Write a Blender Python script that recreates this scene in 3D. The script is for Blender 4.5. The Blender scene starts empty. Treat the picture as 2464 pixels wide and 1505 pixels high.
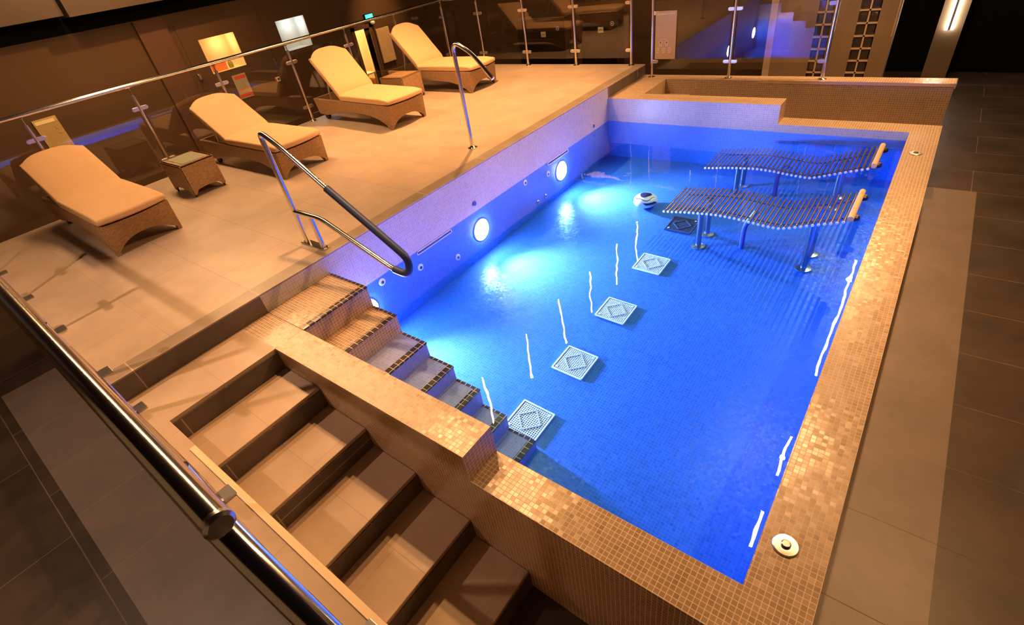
import bpy, math, random
from mathutils import Vector, Matrix
random.seed(4)
sc = bpy.context.scene
COL = sc.collection
PI = math.pi

# ------------------------------------------------------------------ dimensions (metres, deck top = 0)
W, L = 3.472, 5.373           # pool water
WC, TW, TP = 0.253, 0.224, 0.255
HC, HW = -0.366, -0.457       # low coping, water level
ZL = -0.162                   # landing / high pool wall
XH = 2.189                    # end of the high pool wall
ZP = -0.148                   # far raised ledge
XP, XR, YB, YD = 2.21, 0.419, 6.345, 6.557
X0, RUN, RISE = 0.457, 0.401, 0.172
FLOOR = -1.194
XRL = -3.907                  # left balustrade
YNR = -1.108                  # near balustrade

# ------------------------------------------------------------------ mesh builder
class MB:
    def __init__(s):
        s.v = []; s.f = []; s.sm = []; s.mi = []; s.cur = 0
    def add(s, vs, fs, smooth=False):
        n = len(s.v)
        s.v += [Vector(p) for p in vs]
        for f in fs:
            s.f.append([i + n for i in f]); s.sm.append(smooth); s.mi.append(s.cur)
        return s
    def box(s, x0, x1, y0, y1, z0, z1):
        vs = [(x0,y0,z0),(x1,y0,z0),(x1,y1,z0),(x0,y1,z0),(x0,y0,z1),(x1,y0,z1),(x1,y1,z1),(x0,y1,z1)]
        return s.add(vs, [(0,3,2,1),(4,5,6,7),(0,1,5,4),(1,2,6,5),(2,3,7,6),(3,0,4,7)])
    def obox(s, c, ax, ay, az):
        """oriented box: centre, three half-axis vectors"""
        c, ax, ay, az = map(Vector, (c, ax, ay, az))
        vs = [c+ax*i+ay*j+az*k for k in (-1,1) for (i,j) in ((-1,-1),(1,-1),(1,1),(-1,1))]
        return s.add(vs, [(0,3,2,1),(4,5,6,7),(0,1,5,4),(1,2,6,5),(2,3,7,6),(3,0,4,7)])
    def quad(s, *p):
        return s.add(p, [tuple(range(len(p)))])
    def tube(s, pts, r, n=14, caps=True):
        pts = [Vector(p) for p in pts]; m = len(pts)
        rs = r if isinstance(r, (list, tuple)) else [r]*m
        t0 = (pts[1]-pts[0]).normalized()
        ref = Vector((0,0,1)) if abs(t0.z) < .9 else Vector((1,0,0))
        nrm = (ref - t0*ref.dot(t0)).normalized()
        vs = []
        for i, p in enumerate(pts):
            if i == 0: t = pts[1]-pts[0]
            elif i == m-1: t = pts[-1]-pts[-2]
            else: t = (pts[i+1]-p).normalized()+(p-pts[i-1]).normalized()
            t.normalize()
            nrm = (nrm - t*nrm.dot(t)).normalized(); b = t.cross(nrm)
            for k in range(n):
                a = 2*PI*k/n
                vs.append(p + (nrm*math.cos(a)+b*math.sin(a))*rs[i])
        fs = [(i*n+k, i*n+(k+1)%n, (i+1)*n+(k+1)%n, (i+1)*n+k) for i in range(m-1) for k in range(n)]
        s.add(vs, fs, True)
        if caps:
            s.add(vs[:n], [tuple(range(n))[::-1]]); s.add(vs[-n:], [tuple(range(n))])
        return s
    def cyl(s, c, axis, r, h, n=20):
        c = Vector(c); a = Vector(axis).normalized()
        return s.tube([c, c+a*h], r, n)
    def lathe(s, c, prof, n=24, axis='z'):
        """profile of (radius, height) about an axis through c"""
        vs = []
        for r, h in prof:
            for k in range(n):
                a = 2*PI*k/n
                u, v = r*math.cos(a), r*math.sin(a)
                vs.append({'z': (u,v,h), 'x': (h,u,v), 'y': (v,h,u)}[axis])
        vs = [Vector(c)+Vector(p) for p in vs]
        fs = [(i*n+k, i*n+(k+1)%n, (i+1)*n+(k+1)%n, (i+1)*n+k) for i in range(len(prof)-1) for k in range(n)]
        s.add(vs, fs, True)
        s.add(vs[:n], [tuple(range(n))[::-1]]); s.add(vs[-n:], [tuple(range(n))])
        return s
    def prism(s, poly, d0, d1, plane='xz'):
        """extrude a polygon (list of 2D) between two depths"""
        def P(a, b, d): return (a, d, b) if plane == 'xz' else ((d, a, b) if plane == 'yz' else (a, b, d))
        n = len(poly)
        vs = [P(a, b, d0) for a, b in poly]+[P(a, b, d1) for a, b in poly]
        fs = [(i, (i+1) % n, n+(i+1) % n, n+i) for i in range(n)]
        fs += [tuple(range(n))[::-1], tuple(range(n, 2*n))]
        return s.add(vs, fs)
    def grid(s, fn, nu, nv, smooth=True):
        vs = [fn(i/nu, j/nv) for i in range(nu+1) for j in range(nv+1)]
        fs = [(i*(nv+1)+j, (i+1)*(nv+1)+j, (i+1)*(nv+1)+j+1, i*(nv+1)+j+1) for i in range(nu) for j in range(nv)]
        return s.add(vs, fs, smooth)
    def build(s, name, mat, parent=None, org=(0,0,0), loc=None, bevel=0, seg=2, fix=True):
        org = Vector(org)
        me = bpy.data.meshes.new(name)
        me.from_pydata([p-org for p in s.v], [], s.f)
        mats = mat if isinstance(mat, (list, tuple)) else [mat]
        for m in mats: me.materials.append(m)
        if fix:
            import bmesh
            bm = bmesh.new(); bm.from_mesh(me)
            bmesh.ops.recalc_face_normals(bm, faces=bm.faces)
            bm.to_mesh(me); bm.free()
        if any(s.sm): me.polygons.foreach_set('use_smooth', s.sm); me.set_sharp_from_angle(angle=math.radians(42))
        uv = me.uv_layers.new(name='UVMap')
        for p in me.polygons:
            p.use_smooth = s.sm[p.index] if p.index < len(s.sm) else False
            if len(mats) > 1: p.material_index = s.mi[p.index]
            n = p.normal
            a = max(range(3), key=lambda i: abs(n[i]))
            for li in p.loop_indices:
                c = me.vertices[me.loops[li].vertex_index].co + org
                uv.data[li].uv = (c.y, c.z) if a == 0 else ((c.x, c.z) if a == 1 else (c.x, c.y))
        o = bpy.data.objects.new(name, me); COL.objects.link(o)
        if parent is not None: o.parent = parent
        if loc is not None: o.location = loc
        if bevel:
            b = o.modifiers.new('bevel', 'BEVEL'); b.width = bevel; b.segments = seg; b.limit_method = 'ANGLE'
            b.angle_limit = math.radians(40)
        return o

def tag(o, label=None, cat=None, group=None, kind=None):
    if label: o['label'] = label
    if cat: o['category'] = cat
    if group: o['group'] = group
    if kind: o['kind'] = kind
    return o
def thing(name, loc, label, cat, group=None, rz=0, kind=None):
    o = bpy.data.objects.new(name, None); COL.objects.link(o)
    o.location = loc; o.rotation_euler = (0, 0, rz); o.empty_display_size = .1
    return tag(o, label, cat, group, kind)
def copy_tree(o, parent=None):
    c = o.copy(); COL.objects.link(c)
    if parent is not None: c.parent = parent
    for ch in list(o.children): copy_tree(ch, c)
    return c
def arc_path(pts, r, n=6):
    """polyline with rounded corners"""
    pts = [Vector(p) for p in pts]; out = [pts[0]]
    rr = r if isinstance(r, (list, tuple)) else [r]*len(pts)
    for i in range(1, len(pts)-1):
        a = (pts[i-1]-pts[i]); b = (pts[i+1]-pts[i])
        d = min(rr[i], a.length*.45, b.length*.45)
        p0 = pts[i]+a.normalized()*d; p1 = pts[i]+b.normalized()*d
        for k in range(n+1):
            t = k/n
            out.append(p0*(1-t)**2+pts[i]*2*t*(1-t)+p1*t*t)
    out.append(pts[-1])
    return out

# ------------------------------------------------------------------ materials
def new_mat(name):
    m = bpy.data.materials.new(name); m.use_nodes = True
    nt = m.node_tree; nt.nodes.clear()
    out = nt.nodes.new('ShaderNodeOutputMaterial')
    return m, nt, out
def N(nt, t, **kw):
    n = nt.nodes.new('ShaderNode'+t)
    for k, v in kw.items():
        if k in n.inputs: n.inputs[k].default_value = v
        else: setattr(n, k, v)
    return n
def c4(c): return (c[0], c[1], c[2], 1)
def pbr(nt, out, **kw):
    p = N(nt, 'BsdfPrincipled')
    for k, v in kw.items(): p.inputs[k].default_value = v
    nt.links.new(p.outputs[0], out.inputs[0])
    return p
def plain(name, col, rough=.5, metal=0., spec=.5, noise=0., nscale=6., bump=0., coat=0.):
    m, nt, out = new_mat(name)
    p = pbr(nt, out, Roughness=rough, Metallic=metal)
    p.inputs['Specular IOR Level'].default_value = spec
    p.inputs['Coat Weight'].default_value = coat
    tc = N(nt, 'TexCoord')
    nz = N(nt, 'TexNoise', Scale=nscale, Detail=4.)
    nt.links.new(tc.outputs['Object'], nz.inputs['Vector'])
    mr = N(nt, 'MapRange'); mr.inputs['To Min'].default_value = 1-noise; mr.inputs['To Max'].default_value = 1+noise
    nt.links.new(nz.outputs['Fac'], mr.inputs['Value'])
    mx = N(nt, 'Mix', data_type='RGBA', blend_type='MULTIPLY'); mx.inputs[0].default_value = 1
    mx.inputs[6].default_value = c4(col)
    nt.links.new(mr.outputs[0], mx.inputs[7]); nt.links.new(mx.outputs[2], p.inputs['Base Color'])
    if bump:
        b = N(nt, 'Bump', Strength=bump, Distance=.01)
        nt.links.new(nz.outputs['Fac'], b.inputs['Height']); nt.links.new(b.outputs[0], p.inputs['Normal'])
    return m
def tiles(name, c1, c2, grout, bw, bh, mortar, rough=.3, spec=.5, sparkle=0., offset=0., cloud=.12, bump=.25, cscale=2.5, rvar=0.):
    m, nt, out = new_mat(name)
    p = pbr(nt, out, Roughness=rough); p.inputs['Specular IOR Level'].default_value = spec
    uv = N(nt, 'UVMap')
    br = N(nt, 'TexBrick', offset=offset, squash=1.)
    br.inputs['Scale'].default_value = 1; br.inputs['Mortar Size'].default_value = mortar
    br.inputs['Mortar Smooth'].default_value = .15; br.inputs['Bias'].default_value = 0
    br.inputs['Brick Width'].default_value = bw; br.inputs['Row Height'].default_value = bh
    br.inputs['Color1'].default_value = c4(c1); br.inputs['Color2'].default_value = c4(c2); br.inputs['Mortar'].default_value = c4(grout)
    nt.links.new(uv.outputs[0], br.inputs['Vector'])
    nz = N(nt, 'TexNoise', Scale=cscale, Detail=5., Roughness=.6)
    geo = N(nt, 'NewGeometry'); nt.links.new(geo.outputs['Position'], nz.inputs['Vector'])
    mr = N(nt, 'MapRange'); mr.inputs['From Min'].default_value = .3; mr.inputs['From Max'].default_value = .7
    mr.inputs['To Min'].default_value = 1-cloud; mr.inputs['To Max'].default_value = 1+cloud
    nt.links.new(nz.outputs['Fac'], mr.inputs['Value'])
    mx = N(nt, 'Mix', data_type='RGBA', blend_type='MULTIPLY'); mx.inputs[0].default_value = 1
    nt.links.new(br.outputs['Color'], mx.inputs[6]); nt.links.new(mr.outputs[0], mx.inputs[7])
    nt.links.new(mx.outputs[2], p.inputs['Base Color'])
    r = N(nt, 'MapRange'); r.inputs['To Min'].default_value = rough; r.inputs['To Max'].default_value = min(1, rough+.45)
    nt.links.new(br.outputs['Fac'], r.inputs['Value']); nt.links.new(r.outputs[0], p.inputs['Roughness'])
    b = N(nt, 'Bump', Strength=bump, Distance=.002, invert=True)
    nt.links.new(br.outputs['Fac'], b.inputs['Height'])
    if sparkle:      # every little tile sits at its own slight tilt
        sn = N(nt, 'VectorMath', operation='SNAP'); sn.inputs[1].default_value = (bw, bh, 1)
        nt.links.new(uv.outputs[0], sn.inputs[0])
        wn = N(nt, 'TexWhiteNoise', noise_dimensions='3D'); nt.links.new(sn.outputs[0], wn.inputs['Vector'])
        sb = N(nt, 'VectorMath', operation='SUBTRACT'); sb.inputs[1].default_value = (.5, .5, .5)
        nt.links.new(wn.outputs['Color'], sb.inputs[0])
        ms = N(nt, 'VectorMath', operation='SCALE'); ms.inputs['Scale'].default_value = sparkle
        nt.links.new(sb.outputs[0], ms.inputs[0])
        ad = N(nt, 'VectorMath', operation='ADD'); nt.links.new(b.outputs[0], ad.inputs[0]); nt.links.new(ms.outputs[0], ad.inputs[1])
        no = N(nt, 'VectorMath', operation='NORMALIZE'); nt.links.new(ad.outputs[0], no.inputs[0])
        nt.links.new(no.outputs[0], p.inputs['Normal'])
    else:
        nt.links.new(b.outputs[0], p.inputs['Normal'])
    return m
def emit(name, col, s):
    m, nt, out = new_mat(name)
    e = N(nt, 'Emission', Strength=s); e.inputs[0].default_value = c4(col)
    nt.links.new(e.outputs[0], out.inputs[0]); return m
def clear_sheet(name, tint, f0, boost=1., rough=0., wave=0., wscale=3., absorb=None):
    """clear sheet: light goes straight through, and the surface mirrors by Schlick's law"""
    m, nt, out = new_mat(name)
    geo = N(nt, 'NewGeometry')
    nrm = geo.outputs['Normal']
    g = N(nt, 'BsdfGlossy', Roughness=rough); g.inputs[0].default_value = (1, 1, 1, 1)
    if wave:
        nz = N(nt, 'TexNoise', Scale=wscale, Detail=2.)
        nt.links.new(geo.outputs['Position'], nz.inputs['Vector'])
        b = N(nt, 'Bump', Strength=1., Distance=wave)
        nt.links.new(nz.outputs['Fac'], b.inputs['Height']); nt.links.new(b.outputs[0], g.inputs['Normal'])
    d = N(nt, 'VectorMath', operation='DOT_PRODUCT')
    nt.links.new(geo.outputs['Incoming'], d.inputs[0]); nt.links.new(nrm, d.inputs[1])
    ab = N(nt, 'Math', operation='ABSOLUTE'); nt.links.new(d.outputs['Value'], ab.inputs[0])
    om = N(nt, 'Math', operation='SUBTRACT'); om.inputs[0].default_value = 1; nt.links.new(ab.outputs[0], om.inputs[1]); om.use_clamp = True
    pw = N(nt, 'Math', operation='POWER'); nt.links.new(om.outputs[0], pw.inputs[0]); pw.inputs[1].default_value = 5
    ma = N(nt, 'Math', operation='MULTIPLY_ADD'); nt.links.new(pw.outputs[0], ma.inputs[0]); ma.inputs[1].default_value = (1-f0)*boost; ma.inputs[2].default_value = f0
    t = N(nt, 'BsdfTransparent'); t.inputs[0].default_value = c4(tint)
    mx = N(nt, 'MixShader')
    nt.links.new(ma.outputs[0], mx.inputs[0]); nt.links.new(t.outputs[0], mx.inputs[1]); nt.links.new(g.outputs[0], mx.inputs[2])
    nt.links.new(mx.outputs[0], out.inputs[0])
    if absorb:
        va = N(nt, 'VolumeAbsorption', Density=absorb[3]); va.inputs[0].default_value = c4(absorb)
        nt.links.new(va.outputs[0], out.inputs['Volume'])
    return m

TS = .0245
M = {}
M['mosaic'] = tiles('beige mosaic', (.36,.25,.16), (.27,.185,.115), (.62,.47,.33), TS, TS, .0016, rough=.26, spec=.45, sparkle=.07, cloud=.06)
M['mosaic_pool'] = tiles('pale pool mosaic', (.46,.42,.40), (.38,.35,.34), (.58,.54,.52), TS, TS, .0014, rough=.34, spec=.4, sparkle=.03, cloud=.04)
M['mosaic_step_glow'] = tiles('step mosaic with blue glow', (.27,.28,.50), (.22,.23,.42), (.36,.36,.56), TS, TS, .0014, rough=.34, spec=.3, sparkle=.05, cloud=.04)  # blue underwater glow on the submerged steps put into the tile colour
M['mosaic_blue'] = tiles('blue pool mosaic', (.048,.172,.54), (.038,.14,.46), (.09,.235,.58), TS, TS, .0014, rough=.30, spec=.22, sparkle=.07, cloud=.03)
M['mosaic_dark'] = tiles('dark nosing mosaic', (.035,.025,.02), (.055,.04,.03), (.45,.35,.27), .05, .05, .003, rough=.2, sparkle=.1, cloud=.1)
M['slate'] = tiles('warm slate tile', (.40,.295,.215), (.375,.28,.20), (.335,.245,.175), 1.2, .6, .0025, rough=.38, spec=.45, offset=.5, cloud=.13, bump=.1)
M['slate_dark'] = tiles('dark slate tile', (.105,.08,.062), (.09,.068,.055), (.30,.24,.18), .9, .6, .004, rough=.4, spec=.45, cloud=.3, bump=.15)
M['slate_edge'] = tiles('edge slate tile', (.25,.19,.135), (.225,.17,.12), (.42,.33,.24), .9, .9, .004, rough=.36, cloud=.2, bump=.15)
M['floor_dark'] = tiles('dark floor tile', (.050,.033,.022), (.044,.030,.020), (.12,.085,.06), 1.2, .6, .004, rough=.42, spec=.4, offset=.5, cloud=.35, bump=.15)
M['floor_band'] = tiles('grey floor tile', (.165,.125,.10), (.15,.115,.092), (.20,.155,.125), .75, .6, .003, rough=.42, spec=.4, cloud=.14, bump=.1)
M['steel'] = plain('polished stainless steel', (.78,.74,.70), rough=.17, metal=1, noise=.03)
M['steel_soft'] = plain('brushed stainless steel', (.74,.70,.66), rough=.28, metal=1, noise=.05, nscale=30)
M['steel_white'] = plain('satin grate steel', (.88,.86,.84), rough=.4, metal=0., noise=.05, nscale=30)
M['grate_shading'] = plain('grey grate bar', (.50,.50,.54), rough=.5)  # grey stands in for the shading of the embossed diamond
M['grate_dark'] = plain('grate shadow', (.05,.07,.12), rough=.6)
M['rubber'] = plain('dark blue foam sleeve', (.010,.028,.11), rough=.5, spec=.4, noise=.15, nscale=20)
M['cushion'] = plain('cream cushion fabric', (.54,.335,.175), rough=.85, spec=.15, noise=.04, nscale=5, bump=.08)
M['black'] = plain('black plastic', (.012,.011,.011), rough=.4)
M['glass_top'] = plain('frosted table glass', (.33,.33,.24), rough=.12, spec=.7)
M['tubeblue'] = plain('bubble bench steel', (.42,.40,.42), rough=.22, metal=1, noise=.06, nscale=12)
M['headrest'] = plain('tan headrest bar', (.72,.42,.18), rough=.45, noise=.1)
M['pipe'] = plain('blue air hose', (.05,.09,.35), rough=.4)
M['ball_white'] = plain('white vinyl', (.78,.80,.66), rough=.35)
M['ball_dark'] = plain('dark blue vinyl', (.012,.02,.06), rough=.35)
M['wall'] = plain('dark brown wall', (.085,.043,.018), rough=.75, spec=.3, noise=.12, nscale=1.5)
M['wall_panel'] = plain('brown wall panel', (.10,.046,.025), rough=.7, spec=.3, noise=.1, nscale=1.5)
M['wall_black'] = plain('black wall', (.004,.0035,.003), rough=.9, spec=.1)
M['fascia'] = plain('brown ceiling fascia', (.058,.034,.018), rough=.7, noise=.2, nscale=1.2)
M['ceiling'] = plain('dark ceiling', (.014,.009,.006), rough=.9, spec=.1)
M['travertine'] = plain('tan stone panel', (.25,.165,.095), rough=.55, noise=.3, nscale=2.2, bump=.1)
M['stone_light'] = plain('pale stone edge', (.55,.40,.26), rough=.5)
M['block'] = plain('dark glass block', (.035,.026,.018), rough=.06, spec=.9, noise=.2, nscale=9)
M['gloss_black'] = plain('gloss black panel', (.008,.006,.005), rough=.3, spec=.25)
M['cab_brown'] = plain('dark brown cabinet', (.028,.015,.010), rough=.45)
M['sticker'] = plain('cream sticker', (.9,.82,.6), rough=.6)
M['sticker_y'] = plain('yellow print', (.62,.42,.05), rough=.6)
M['white'] = plain('white plastic', (.75,.70,.66), rough=.5)
M['red'] = plain('red print', (.75,.07,.03), rough=.5)
M['orange'] = plain('orange ceramic', (.75,.20,.06), rough=.4)
M['green'] = plain('green glass bottle', (.22,.24,.03), rough=.25)
M['poster'] = plain('tan poster paper', (.42,.36,.22), rough=.6, noise=.2, nscale=18)
M['sign'] = plain('olive sign board', (.52,.36,.13), rough=.5, noise=.06)
M['sign_text'] = plain('pale sign print', (.80,.66,.38), rough=.5)
M['sign_dim'] = plain('faint sign print', (.50,.39,.20), rough=.5)
M['cream'] = plain('cream plaster', (.72,.58,.36), rough=.8)
M['offwhite'] = plain('pale plaster', (.62,.60,.52), rough=.8)
M['door_wood'] = plain('pale wooden door', (.62,.43,.22), rough=.5, noise=.12, nscale=3)
M['trim'] = plain('light stair trim', (.68,.52,.33), rough=.4)
M['glass'] = clear_sheet('clear balustrade glass', (.93,.92,.90), .045, boost=.9)
M['water'] = clear_sheet('still pool water', (.96,.98,1), .022, boost=.8, wave=.0022, wscale=2.6, absorb=(.25,.80,.97,.85))
M['water_lens'] = emit('pool lamp lens', (.60,.50,1.), 150)
M['tube_glow'] = emit('warm lamp tube', (1,.62,.32), 46)
M['strip_glow'] = emit('warm ceiling strip', (1,.58,.27), 100)
M['highlight_glow'] = emit('added highlight panel', (1,.58,.27), 13)  # for the added panel over the deck
M['col_glow'] = emit('column strip glow', (1,.86,.72), 9)
M['exit_glow'] = emit('exit sign glow', (.02,.75,.5), 1.6)
M['wicker'] = None
def wicker():
    m, nt, out = new_mat('brown woven rattan')
    p = pbr(nt, out, Roughness=.5); p.inputs['Specular IOR Level'].default_value = .35
    uv = N(nt, 'UVMap')
    br = N(nt, 'TexBrick', offset=.5, squash=1.)
    for k, v in (('Scale', 1), ('Mortar Size', .0016), ('Mortar Smooth', .5), ('Brick Width', .026), ('Row Height', .0105)):
        br.inputs[k].default_value = v
    br.inputs['Color1'].default_value = (.46,.265,.125,1); br.inputs['Color2'].default_value = (.33,.185,.085,1); br.inputs['Mortar'].default_value = (.09,.05,.025,1)
    nt.links.new(uv.outputs[0], br.inputs['Vector'])
    nt.links.new(br.outputs['Color'], p.inputs['Base Color'])
    b = N(nt, 'Bump', Strength=.8, Distance=.004, invert=True)
    nt.links.new(br.outputs['Fac'], b.inputs['Height']); nt.links.new(b.outputs[0], p.inputs['Normal'])
    return m
M['wicker'] = wicker()

def struct(name, mb, mat, label, bevel=0, cat='structure', parent=None, fix=True):
    o = mb.build(name, mat, parent, bevel=bevel, fix=fix)
    if parent is None: tag(o, label, cat, kind='structure')
    elif label: o['label'] = label
    return o
def rects_with_holes(x0, x1, y0, y1, holes):
    xs = sorted({x0, x1, *[h[0] for h in holes], *[h[1] for h in holes]})
    ys = sorted({y0, y1, *[h[2] for h in holes], *[h[3] for h in holes]})
    xs = [x for x in xs if x0 <= x <= x1]; ys = [y for y in ys if y0 <= y <= y1]
    for i in range(len(xs)-1):
        for j in range(len(ys)-1):
            cx, cy = (xs[i]+xs[i+1])/2, (ys[j]+ys[j+1])/2
            if not any(h[0] < cx < h[1] and h[2] < cy < h[3] for h in holes):
                yield xs[i], xs[i+1], ys[j], ys[j+1]

# ------------------------------------------------------------------ floor, deck, pool shell
XO = W+WC
mb = MB()
for a, b, c, d in rects_with_holes(-9.5, 9, -6, 12, [(-.3, XO-.02, -.2, 5.6)]):
    mb.box(a, b, c, d, FLOOR-.06, FLOOR)
struct('floor', mb, M['floor_dark'], 'dark tiled floor around the raised pool', cat='floor')
mb = MB(); mb.box(XO, 4.25, -1.72, 6.0, FLOOR, FLOOR+.004); mb.box(-3.25, XO, -1.72, -1.15, FLOOR, FLOOR+.004)
struct('floor_band', mb, M['floor_band'], 'paler grey tile band laid in the dark floor round the pool', cat='floor')

mb = MB(); mb.box(-3.98, -.15, -1.15, YD, FLOOR, 0)
struct('pool_deck', mb, M['slate'], 'raised warm slate deck carrying the four loungers', cat='deck')
mb = MB(); mb.box(-.15, -.012, -1.15, YD, FLOOR, -.001); mb.box(-.15, 0, -1.15, YD, -.012, .001); mb.box(-3.98, -.15, YD-.01, YD+.004, -.3, .001)
struct('trim_1', mb, M['slate_edge'], 'brown edging tiles along the pool side of the deck', cat='edging')
mb = MB(); mb.box(-.012, 0, -1.15, 0, FLOOR, -.012); mb.box(-.012, 0, L, YD, FLOOR, -.012)
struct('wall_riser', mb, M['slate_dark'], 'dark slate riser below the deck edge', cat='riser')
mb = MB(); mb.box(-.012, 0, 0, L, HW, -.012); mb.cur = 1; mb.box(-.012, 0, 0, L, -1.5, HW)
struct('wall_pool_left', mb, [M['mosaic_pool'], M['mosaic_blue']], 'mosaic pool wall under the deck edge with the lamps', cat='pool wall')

def zfl(x, y):
    a = min(max(x/W, 0), 1); b = min(max(y/L, 0), 1)
    return (1-a)*(1-b)*-1.05+a*(1-b)*-1.32+(1-a)*b*-.965+a*b*-.90
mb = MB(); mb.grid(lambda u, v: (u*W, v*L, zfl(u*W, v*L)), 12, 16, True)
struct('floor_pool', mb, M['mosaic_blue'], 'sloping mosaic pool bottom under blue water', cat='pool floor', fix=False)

# pool walls: near, right, far.  index 0 = coping mosaic, 1 = pool side
def wallbox(mb, x0, x1, y0, y1, z0, z1, inner):
    """box whose face towards the pool gets the pale pool mosaic"""
    F = {'-z': [(x0,y0,z0),(x0,y1,z0),(x1,y1,z0),(x1,y0,z0)], '+z': [(x0,y0,z1),(x1,y0,z1),(x1,y1,z1),(x0,y1,z1)],
         '-y': [(x0,y0,z0),(x1,y0,z0),(x1,y0,z1),(x0,y0,z1)], '+y': [(x1,y1,z0),(x0,y1,z0),(x0,y1,z1),(x1,y1,z1)],
         '-x': [(x0,y1,z0),(x0,y0,z0),(x0,y0,z1),(x0,y1,z1)], '+x': [(x1,y0,z0),(x1,y1,z0),(x1,y1,z1),(x1,y0,z1)]}
    for k, q in F.items():
        mb.cur = 1 if k in inner else 0
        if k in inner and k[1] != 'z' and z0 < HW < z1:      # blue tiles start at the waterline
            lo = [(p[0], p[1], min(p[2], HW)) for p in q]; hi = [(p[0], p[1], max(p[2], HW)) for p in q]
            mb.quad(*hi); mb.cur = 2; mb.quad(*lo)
        else: mb.quad(*q)
    mb.cur = 0
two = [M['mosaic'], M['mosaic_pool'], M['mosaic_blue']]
mb = MB(); wallbox(mb, X0, XH, -TW, 0, -1.5, ZL, ('+y',)); wallbox(mb, XH, XO, -TW, 0, -1.5, HC, ('+y',))
wallbox(mb, 0, X0, -TW, 0, -1.5, ZL, ())
struct('wall_pool_front', mb, two, 'stepped mosaic pool wall beside the stairs', cat='pool wall', fix=False)
mb = MB(); wallbox(mb, W, XO, 0, L, -1.5, HC, ('-x',))
struct('wall_pool_right', mb, two, 'low mosaic pool wall along the right floor', cat='pool wall', fix=False)
mb = MB()
wallbox(mb, 0, XP, L, L+TP, -1.5, ZP, ('-y',)); wallbox(mb, XP, XO, L, L+TP, -1.5, HC, ('-y',))
wallbox(mb, 0, XR, L+TP, YB, -1.2, ZP, ()); wallbox(mb, 0, XO, YB, YD+.01, FLOOR, ZP, ())
wallbox(mb, XR, XO, L+TP, YB, FLOOR, -.78, ()); wallbox(mb, XR, .80, L+TP+.2, YB, -.78, -.345, ())
struct('wall_pool_back', mb, two, 'raised mosaic ledge and trough behind the pool', cat='pool wall', fix=False)
mb = MB(); mb.box(1.7, XO+.012, YB-.012, YB, ZP-.03, ZP+.004); mb.box(XO, XO+.012, YB, YD, ZP-.05, ZP+.004)
struct('trim_2', mb, M['steel_soft'], 'thin metal trim along the raised back ledge', cat='trim')

# pool steps inside the water corner
SX = [.468, .739, 1.006, 1.247, 1.48, 1.702, 1.941]
SZ = [-.157, -.343, -.515, -.656, -.788, -.951, -1.092]
YS = .583
st = thing('pool_steps', (0, 0, 0), 'seven mosaic steps with dark nosings leading down into the pool', 'steps', kind='structure')
for i in range(7):
    x0 = -.0 if i == 0 else SX[i-1]
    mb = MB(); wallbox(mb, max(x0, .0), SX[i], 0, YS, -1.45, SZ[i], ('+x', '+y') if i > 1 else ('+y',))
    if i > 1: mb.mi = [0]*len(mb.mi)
    mb.build('step', [M['mosaic_step_glow']] if i > 1 else two, st, fix=False)
    mb = MB(); mb.box(SX[i]-.05, SX[i]+.003, .003, YS+.003, SZ[i]-.012, SZ[i]+.002); mb.box(max(x0, .02)+.004, SX[i]-.05, YS-.02, YS+.003, SZ[i]-.012, SZ[i]+.002)
    mb.build('step_nosing', M['mosaic_dark'], st)

# landing, stairs and curb
mb = MB(); mb.box(0, X0, -.951, -TW, FLOOR, ZL)
struct('stair_landing', mb, M['slate'], 'slate landing between the deck and the stairs', cat='landing')
stair = thing('staircase', (X0, -.95, FLOOR), 'five slate stair treads with dark risers going down beside the pool', 'stairs', kind='structure')
oz = (X0, -.95, FLOOR)
for k in range(1, 6):
    xa, xb, zk = X0+RUN*(k-1), X0+RUN*k, ZL-RISE*k
    mb = MB(); mb.box(xa, xb, -.951, -TW-.001, zk-.03, zk); mb.build('tread', M['slate'], stair, oz, bevel=.004)
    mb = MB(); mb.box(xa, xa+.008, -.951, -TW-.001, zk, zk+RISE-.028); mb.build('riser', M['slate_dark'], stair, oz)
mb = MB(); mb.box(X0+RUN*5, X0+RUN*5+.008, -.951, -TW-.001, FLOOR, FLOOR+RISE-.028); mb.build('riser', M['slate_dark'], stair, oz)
mb = MB(); mb.box(0, 3.5, -1.15, -.951, FLOOR, ZL)
struct('stair_curb', mb, M['slate'], 'slate curb wall carrying the balustrade along the stairs', cat='curb')
mb = MB(); mb.box(.81, 3.5, -.985, -.953, ZL-.02, ZL+.006)
struct('trim_3', mb, M['trim'], 'light trim along the inner edge of the stair curb', cat='trim')

# ------------------------------------------------------------------ room shell
WXL = -7.0
WIN = [(3.41, 4.09, .585, 1.15), (4.97, 5.63, .60, 1.15)]
DOOR = (6.74, 7.17, FLOOR, .625)
holes = WIN+[DOOR]
mb = MB()
for a, b, c, d in rects_with_holes(-6, 9.0, FLOOR, 1.60, holes): mb.box(WXL-.18, WXL, a, b, c, d)
struct('wall_left', mb, M['wall'], 'dark brown wall beyond the left balustrade', cat='wall')
mb = MB(); mb.box(WXL, WXL+.03, -6, 2.45, FLOOR, 1.56)
struct('wall_left_panel', mb, M['wall'], 'wide brown wall panel at the far left', cat='wall')
mb = MB(); mb.box(WXL, WXL+.06, 2.53, 3.0, FLOOR, 1.59)
struct('wall_left_pier', mb, M['wall_panel'], 'reddish brown pier beside the lit windows', cat='wall')
mb = MB(); mb.box(WXL, WXL+.02, 3.12, 4.66, FLOOR, 1.47); mb.box(WXL, WXL+.012, 4.70, 6.4, FLOOR, 1.47)
for h in holes: pass
mb2 = MB()
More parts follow.
